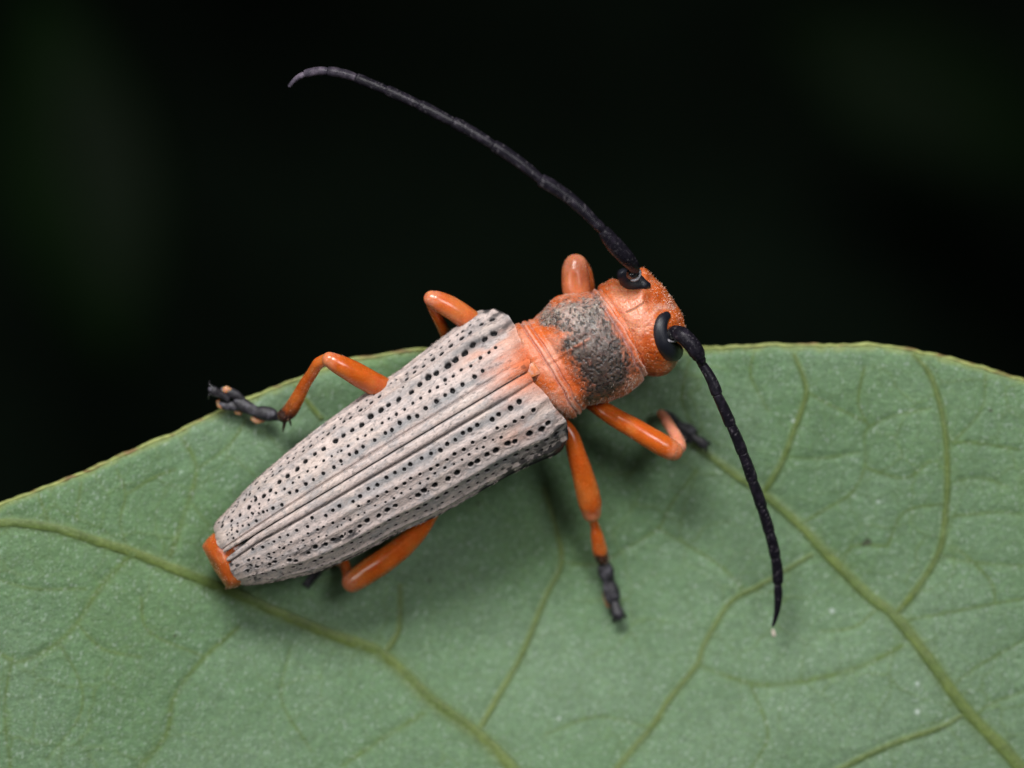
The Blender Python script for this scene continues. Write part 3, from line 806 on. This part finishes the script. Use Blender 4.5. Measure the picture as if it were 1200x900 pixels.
# eyes (a crescent round each antenna socket)
def eye(pts, flat=.85):
    q = [(a, b, zhead(a, b) + dz - r * .15, r) for a, b, r, dz in pts]
    return part_tube('eye', q, M_eye, (0, 0, 0), beetle, n_per=14, nseg=40, flat=flat)
eye([(781, 370, 5.4, 0), (776, 375.5, 7.6, .5), (773.5, 384, 8.4, 1), (774.5, 394, 9.0, 1), (778.5, 403, 10.6, .5), (785.5, 410.5, 12.0, 0), (791, 412.5, 11.0, -2)])
eye([(730, 321, 7.0, 1), (732.5, 326, 9.0, 2), (738, 329.0, 11.5, 3), (746, 331, 11.0, 2), (754, 333.5, 7.0, 1), (758.5, 334.5, 4.5, 0)])

# ---------------- antennae
def acol(v, t):
    nz = fbm(v[:, 0] / 6, v[:, 1] / 6, v[:, 2] / 6, 121, 3)
    cc = mix(np.broadcast_to([.009, .008, .012], v.shape), [.026, .021, .032], ss(-.1, .6, nz) * .6)  # faint blue-purple sheen painted into the black
    cc = mix(cc, [.22, .20, .22], ss(.5, .85, noise(v[:, 0] / 1.7, v[:, 1] / 1.7, v[:, 2] / 1.7, 123)) * .35)
    return cc
def acol_tip(v, t):
    cc = mix(np.broadcast_to([.05, .043, .06], v.shape), [.16, .13, .17], ss(-.4, .5, fbm(v[:, 0] / 8, v[:, 1] / 8, 0, 122, 3)) * .8)  # lit look of the tip painted as purple-grey
    return cc
def torus(name, c0, nrm, R_, r_t, mat, parent, arc=(0, 2 * pi)):
    nrm = np.array(nrm, float); nrm /= np.linalg.norm(nrm)
    e1 = np.cross(nrm, [0, 1, 0]); e1 /= np.linalg.norm(e1); e2 = np.cross(nrm, e1)
    pts = [tuple(np.array(c0) + R_ * (math.cos(p) * e1 + math.sin(p) * e2)) + (r_t * (1 + .15 * math.sin(5 * p)),) for p in np.linspace(*arc, 22)]
    return part_tube(name, pts, mat, (0, 0, 0), parent, n_per=4, nseg=10)

def antenna(scape, segs, ped, tip_gray, seedv):
    an_ = part_tube('antenna', scape, M_black, acol, beetle, n_per=22, nseg=60, wob=.05, wobf=.3, cap=(.6, .5))
    part_tube('pedicel', ped, M_black, acol, an_, n_per=8, nseg=22, cap=(.5, .5))
    for k, (p0, p1, r0, r1, cv) in enumerate(segs):
        p0, p1 = np.array(p0, float), np.array(p1, float)
        mid = (p0 + p1) / 2 + np.array(cv, float)
        last = k == len(segs) - 1
        pts = []
        for s_ in np.linspace(0, 1, 7):
            c_ = (1 - s_) ** 2 * p0 + 2 * s_ * (1 - s_) * (2 * mid - (p0 + p1) / 2) + s_ * s_ * p1
            r = r0 + (r1 - r0) * s_
            prof = ([.80, .92, .97, 1, 1.0, 1.07, 1.0] if tip_gray else [.96, 1.0, 1.03, 1.04, 1.04, 1.06, 1.0])[int(round(s_ * 6))]
            if last: prof = [.7, .95, 1, 1, 1, 1, 1][int(round(s_ * 6))]
            pts.append((*c_, r * prof * ((1.32 - .02 * k) if tip_gray else 1.06)))
        fcol = acol
        if tip_gray and k >= len(segs) - 3: 
            w_ = (k - (len(segs) - 4)) / 3
            fcol = (lambda w_: lambda v, t: mix(acol(v, t), acol_tip(v, t), np.full(len(v), w_)))(w_)
        o = part_tube('antenna_segment', pts, M_black, fcol, an_, n_per=6, nseg=20, wob=.025, wobf=.4, cap=(.5, .35 if not last else .8))
        if k < 7 or tip_gray:
            e = p1 - p0; e /= np.linalg.norm(e)
            rt = p1 - e * r1 * .2
    return an_
# left, raised antenna
LA = [((697, 260.5, 128), (634, 211, 135), 5.6, 5.9, (2, -3, 0)), ((632.5, 210, 135), (579, 171, 132), 5.4, 5.6, (1, -1.5, 0)), ((577.5, 170, 132), (532, 143.5, 126), 5.2, 5.3, (0, -1, 0)),
      ((530.5, 143, 126), (492.5, 123.3, 118), 5.2, 5.1, (0, 0, 0)), ((491, 122.6, 118), (454, 106, 110), 5.0, 5.0, (0, 0, 0)), ((452.5, 105.5, 110), (418, 91.5, 100), 4.9, 4.8, (0, 0, 0)),
      ((416.5, 91, 100), (385, 83.6, 92), 4.8, 4.7, (1, -1, 0)), ((383.5, 83.4, 92), (358, 86.5, 86), 4.6, 4.0, (0, -1.5, 0)), ((357, 87, 86), (339, 101, 82), 3.6, 1.7, (-1, -1.6, 0))]
ant1 = antenna([(744, 316, 86, 6.0), (741, 310, 96, 7.6), (733, 301, 106, 9.4), (722, 289, 114, 9.8), (713, 278, 121, 8.8), (708, 271, 125, 7.2)], LA,
        [(707, 270, 125, 5.2), (701, 264, 127, 6.4), (697, 260.5, 128, 5.6)], True, 1)
RA = [((822, 426, 72), (840, 461, 66), 5.0, 6.4, (1.5, -1, 0)), ((840.5, 463, 66), (856, 497, 52), 5.6, 6.4, (.5, 0, 0)), ((857, 499, 52), (870, 530, 38), 5.6, 6.2, (.5, 0, 0)),
      ((870.8, 532, 38), (881.5, 562, 22), 5.8, 6.3, (.5, 0, 0)), ((882, 564, 22), (892.5, 594, 6), 5.8, 6.3, (.5, 0, 0)), ((893, 596, 6), (901.5, 623, -8), 5.8, 6.2, (.4, 0, 0)),
      ((902, 625, -8), (908.5, 652, -22), 5.9, 6.1, (.5, 0, 0)), ((909, 654, -22), (911.5, 682, -34), 5.9, 6.0, (.8, 0, 0)), ((911.5, 684, -34), (906, 733, -50), 5.9, 1.8, (2.5, 2, 0))]
ant2 = antenna([(788, 388, 66, 5.6), (792, 389, 74, 8.0), (800, 393, 82, 9.4), (809, 402, 84, 9.6), (816, 412, 82, 9.4), (819, 418, 80, 7.8)], RA,
        [(819.5, 417, 79, 5.4), (821, 421.5, 77, 6.2), (822, 425, 74, 5.4)], False, 2)
# sockets
for c0, nrm, R_, arc in (((787, 391.5, 72), (.45, -.1, 1), 8.8, (2.0, 5.6)), ((741.5, 321, 80), (-.1, -.5, 1), 8.6, (1.2, 4.8))):
    torus('antenna_socket', c0, nrm, R_, 1.7, M_pale, beetle, arc)
    part_tube('antenna_condyle', [(c0[0], c0[1], c0[2] - 8, 7.6), (c0[0] + nrm[0] * 2, c0[1], c0[2] - 1, 7.4), (c0[0] + nrm[0] * 4, c0[1], c0[2] + 3, 5.5)], M_gloss, (0, 0, 0), beetle, n_per=6, nseg=24, wob=.06, wobf=.4)
# joint rims on the antennae; pale ones on the left paint small highlights
for ant, SG in ((ant1, LA), (ant2, RA[:3])):
    for p0, p1, r0, r1, cv in SG[:-1]:
        e = np.array(p1, float) - np.array(p0, float); e /= np.linalg.norm(e)
        torus('joint_ring', tuple(np.array(p1, float) + e * r1 * .10), e, r1 * .80, .75, M_pale if ant is ant1 else M_gloss, ant)
# sparse bristles
for ant, SG, rr_ in ((ant1, LA, 5.5), (ant2, RA, 6)):
    rt, dv = [], []
    for p0, p1, r0, r1, cv in SG:
        p0, p1 = np.array(p0, float), np.array(p1, float); e = (p1 - p0) / np.linalg.norm(p1 - p0)
        for _ in range(10):
            s_ = r_.uniform(.05, .95); rd = np.cross(e, r_.normal(0, 1, 3)); rd /= np.linalg.norm(rd)
            rt.append(p0 + (p1 - p0) * s_ + np.array(cv) * 4 * s_ * (1 - s_) * .9 + rd * r1 * .9); dv.append(rd * .5 + e * .9)
    hairs('bristle', np.array(rt), np.array(dv), r_.uniform(2.5, 6, len(rt)), .2, M_hair_k, ant)

# ---------------- legs
def ocol(v, t, pale=.0):
    nz = fbm(v[:, 0] / 12, v[:, 1] / 12, v[:, 2] / 12, 131, 3)
    cc = mix(np.broadcast_to(ORANGE * [.92, .95, .7], v.shape), DEEP, ss(-.2, .5, nz) * .6)
    cc = mix(cc, [.60, .19, .04], ss(.0, .5, fbm(v[:, 0] / 20, v[:, 1] / 20, v[:, 2] / 20, 141, 2)) * .5)
    cc = mix(cc, [.70, .30, .20], pale * np.ones(len(v)))
    return cc
def dark_end(t0, t1, pale=0.0):
    def fn(v, t):
        return mix(ocol(v, t, pale), [.018, .014, .014], ss(t0, t1, t + .08 * noise(v[:, 0] / 4, v[:, 1] / 4, v[:, 2] / 4, 3)) * .95)
    return fn
def tcol(v, t):
    nz = fbm(v[:, 0] / 5, v[:, 1] / 5, v[:, 2] / 5, 132, 3)
    return mix(np.broadcast_to([.014, .013, .017], v.shape), [.12, .115, .14], ss(0, .6, nz) * .6)
PAD = (.46, .24, .13)
def leg(femur, tibia, tarsus, lobes=(), pads=(), claws=(), spurs=(), tib_t=(.82, .95), pale=0.0, tpale=0.0):
    femur = [(a_, b_, c_, d_ * 1.07) for a_, b_, c_, d_ in femur]
    L = part_tube('leg', femur, M_orange, lambda v, t: mix(ocol(v, t, pale), [.66, .36, .26], ss(.90, 1.0, t + .06 * noise(v[:, 0] / 3, v[:, 1] / 3, v[:, 2] / 3, 140)) * .28), beetle, n_per=12, nseg=36, wob=.03, wobf=.08)  # pinkish knee highlight painted on the femur end
    if pads and femur[0][0] == 470:
        dn = lambda G: [[(a_, b_, c_ - 13, d_) for a_, b_, c_, d_ in s_] for s_ in G]
        tarsus, lobes, pads, claws = dn(tarsus), dn(lobes), dn(pads), dn(claws)
    if tibia: part_tube('tibia', tibia, M_orange, dark_end(*tib_t, tpale), L, n_per=12, nseg=28, wob=.04, wobf=.15)
    for sgm in tarsus: part_tube('tarsal_segment', sgm, M_tarsus, tcol, L, n_per=8, nseg=22, flat=.75, wob=.08, wobf=.3)
    for sgm in lobes: part_tube('tarsal_lobe', sgm, M_tarsus, tcol, L, n_per=8, nseg=18, flat=.7, wob=.06, wobf=.3)
    for sgm in pads: part_tube('tarsal_pad', sgm, M_orange, PAD, L, n_per=6, nseg=16, flat=.6)
    for sgm in claws: part_tube('claw', sgm, M_gloss, (0, 0, 0), L, n_per=8, nseg=12)
    for sgm in spurs: part_tube('tibial_spur', sgm, M_tarsus, (.03, .012, .008), L, n_per=4, nseg=10)
    F_ = np.array(femur, float); rt, dv = [], []
    for _ in range(170):
        k_ = r_.uniform(.1, len(F_) - 1.001); i_ = int(k_); s_ = k_ - i_
        p = F_[i_] * (1 - s_) + F_[i_ + 1] * s_; e = F_[i_ + 1, :3] - F_[i_, :3]; e /= np.linalg.norm(e)
        rd = np.cross(e, r_.normal(0, 1, 3)); rd /= np.linalg.norm(rd)
        rt.append(p[:3] + rd * p[3] * .97); dv.append(rd * .35 + e)
    hairs('femoral_hair', np.array(rt), np.array(dv), r_.uniform(2, 4, len(rt)), .17, M_hair_o, L)
    if tibia:
        T_ = np.array(tibia, float); rt, dv = [], []
        for _ in range(110):
            k_ = r_.uniform(.1, len(T_) - 1.001); i_ = int(k_); s_ = k_ - i_
            p = T_[i_] * (1 - s_) + T_[i_ + 1] * s_; e = T_[i_ + 1, :3] - T_[i_, :3]; e /= np.linalg.norm(e)
            rd = np.cross(e, r_.normal(0, 1, 3)); rd /= np.linalg.norm(rd)
            rt.append(p[:3] + rd * p[3] * .95); dv.append(rd * .5 + e)
        hairs('tibial_hair', np.array(rt), np.array(dv), r_.uniform(2, 4.5, len(rt)), .22, M_hair_o, L)
    return L
zl = lambda a, b, h=0: float(zleaf(a, b)) + h

# hind leg on the far (upper left) side
leg([(470, 468, 5, 10), (452, 457, 22, 12.3), (435, 448, 38, 12.8), (412, 435, 54, 12.2), (395, 426, 62, 10.6), (386, 421.5, 64, 8.6)],
    [(382, 421, 62, 6.8), (373, 426, 55, 6.8), (366, 437, 42, 6.6), (358, 449, 28, 7.0), (348, 468, 8, 8.2), (340, 481, -4, 9.2), (333, 487, -8, 8.4)],
    [[(325, 489, -8, 4.5), (318, 486, -8, 8.2), (308, 484, -8, 8.4), (301, 483, -9, 6.5)], [(300, 482.5, -9, 6), (293, 479, -9, 7.4), (285, 475, -9, 8.2), (279, 471, -9, 6.5)],
     [(266, 467, -4, 3.6), (258, 462, -1, 4.6), (251, 458.5, 2, 6.0), (248.5, 457, 3, 5.2)]],
    lobes=[[(284, 468, -8, 4), (276, 462.5, -6, 5.6), (268, 459, -5, 5.6), (262, 457, -4, 4)], [(281, 477, -10, 4.5), (273, 476, -10, 5.6), (264, 475, -10, 5.2), (259, 473.5, -9, 4)]],
    pads=[[(269, 457, -3, 3), (265, 456.5, -2, 4.2), (261, 458, -3, 3)], [(263, 477, -11, 3.4), (258.5, 474.5, -9, 4.4), (256, 471, -9, 3)], [(308, 491, -13, 4), (301, 492.5, -13, 4), (296, 490.5, -13, 2.5)], [(281, 484, -14, 2.5), (277, 483, -14, 2.5)]],
    claws=[[(249, 454, 4, 2.2), (246, 451, 5, 1.6), (245, 448, 2, .9), (246, 446, 0, .4)], [(248, 460, 3, 2.2), (245, 463, 3, 1.5), (244, 466, 0, .8), (245, 468, -2, .4)]],
    spurs=[[(334, 493, -8, 2.6), (332.5, 500, -12, 1.7), (331.5, 506, -15, .6)], [(340, 494, -10, 1.6), (341, 499, -13, .5)]], tib_t=(.66, .98))
# middle leg, far side: knee sticks out over the dark
leg([(575, 398, 0, 9), (556, 380, 14, 12), (540, 368, 24, 12.6), (525, 358.5, 30, 12.2), (512, 352, 34, 10.6), (506, 350, 35, 9.0)],
    [(504, 352, 31, 6.2), (508, 362, 22, 6.2), (516, 378, 4, 6.4), (525, 396, -22, 7), (534, 412, -46, 7.6)],
    [[(536, 418, -56, 6), (540, 428, -58, 8), (545, 438, -58, 6)], [(546, 441, -58, 6), (551, 452, -58, 8), (556, 462, -58, 6)]], pale=.12, tib_t=(.86, .97))
# front leg, far side: folded knee pointing up behind the pronotum
leg([(690, 392, -10, 10), (682, 365, 0, 14), (676, 340, 6, 15.5), (674, 320, 8, 15.0), (674.5, 312, 8, 13.5)],
    [(681, 311, 0, 8.5), (686, 322, -8, 8.5), (690, 345, -20, 8), (694, 375, -44, 8), (698, 400, -66, 8)],
    [[(700, 408, -74, 6), (706, 420, -78, 8), (712, 430, -78, 6)], [(714, 434, -78, 6), (722, 444, -80, 8), (730, 450, -80, 6)]], pale=.35, tpale=.1, tib_t=(.86, .97))
# front leg, near side
leg([(682, 462, -8, 9), (705, 479, 2, 9.6), (722, 490, 6, 10.4), (740, 500, 8, 11.2), (758, 511, 8, 11.8), (775, 521, 6, 12.2), (786, 527, 4, 11.6), (789, 528.5, 3, 10.8)],
    [(795, 523, -4, 9.5), (793, 514, -14, 7.8), (786, 501, -30, 6.6), (779, 490, -44, 6.2), (775, 485, -52, 5.4)],
    [[(779, 484, -60, 4), (786, 489, -66, 5.6), (792, 495, -70, 5.2)], [(793, 496, -70, 4.8), (801, 502, -72, 6.4), (808, 507, -74, 6.4)], [(808, 508, -74, 4.2), (816, 514, -74, 4.6), (822, 518, -74, 6.2), (825, 521, -74, 5.4)]],
    lobes=[[(800, 498, -72, 3.5), (808, 501, -74, 4.6), (814, 505, -76, 3.8)], [(798, 508, -72, 3.5), (804, 513, -74, 4.6), (809, 516, -76, 3.6)]],
    claws=[[(827, 519, -74, 2), (831, 519, -76, 1.6), (833, 522, -80, .8)], [(826, 524, -74, 2), (828, 528, -76, 1.6), (826, 531, -80, .8)]], tpale=.75, tib_t=(1.1, 1.3))
# middle leg, near side
leg([(650, 488, -6, 8), (668, 508, -4, 8.4), (675, 530, -8, 10.2), (682, 553, -18, 11.6), (688, 575, -30, 12.8), (691.5, 590, -38, 12.6), (693.5, 601, -44, 10.4)],
    [(694, 606, -48, 5.6), (697, 616, -54, 5.2), (700, 630, -64, 7.6), (703, 645, -75, 8.8), (705.5, 655, -82, 8.4)],
    [[(707, 659, -86, 6.4), (709, 666, -88, 9.2), (711, 674, -90, 9.4), (712.5, 680, -92, 7.5)], [(713, 682, -92, 7), (716, 692, -94, 9.6), (718, 701, -95, 9.2), (719, 705, -96, 7)], [(720, 706, -94, 5), (722, 713, -93, 6.6), (724, 719, -92, 8.0), (724.5, 721, -92, 7)]],
    pads=[[(710, 696, -100, 4), (712, 704, -101, 4), (713, 709, -101, 3)]],
    claws=[[(729, 721, -92, 2.4), (733, 722, -94, 2), (734, 725, -98, .8)], [(720, 724, -92, 2.4), (719, 728, -94, 2), (722, 730, -98, .8)]], tib_t=(.72, .92))
# hind leg, near side
leg([(524, 572, -6, 9), (507, 596, -8, 9.6), (490, 622, -11, 10.8), (471, 641, -14, 12.6), (450, 657, -18, 13.6), (432, 669, -24, 13.4), (419, 678, -28, 12.6), (413, 682, -30, 11.6)],
    [(408, 678, -42, 6), (406, 668, -54, 6), (401, 658, -62, 6.4), (390, 656, -68, 6.6), (380, 662, -72, 6.6)],
    [[(376, 664, -68, 4.5), (372, 669, -70, 5.8), (367, 676, -72, 5)], [(365, 679, -72, 4.4), (361, 683, -74, 5), (359, 685, -76, 4)]],
    lobes=[[(363, 684, -74, 3), (358, 690, -78, 3.6), (356, 693, -80, 2.6)], [(358, 684, -74, 3), (351, 686, -78, 3.4), (346, 686, -80, 2.4)]], tib_t=(.80, 1.0))

# tiny pale droplet at the tip of the near antenna and specks of dust on the leaf
dd = part_tube('dust_speck', [(906, 739, zl(906, 739, 1), 1.6), (907, 744, zl(907, 744, 1), 2.0)], M_hair, (0, 0, 0), None, n_per=4, nseg=10, wob=.3, wobf=.5)
dd['label'] = 'tiny white speck on the leaf just below the tip of the near antenna'; dd['category'] = 'speck'
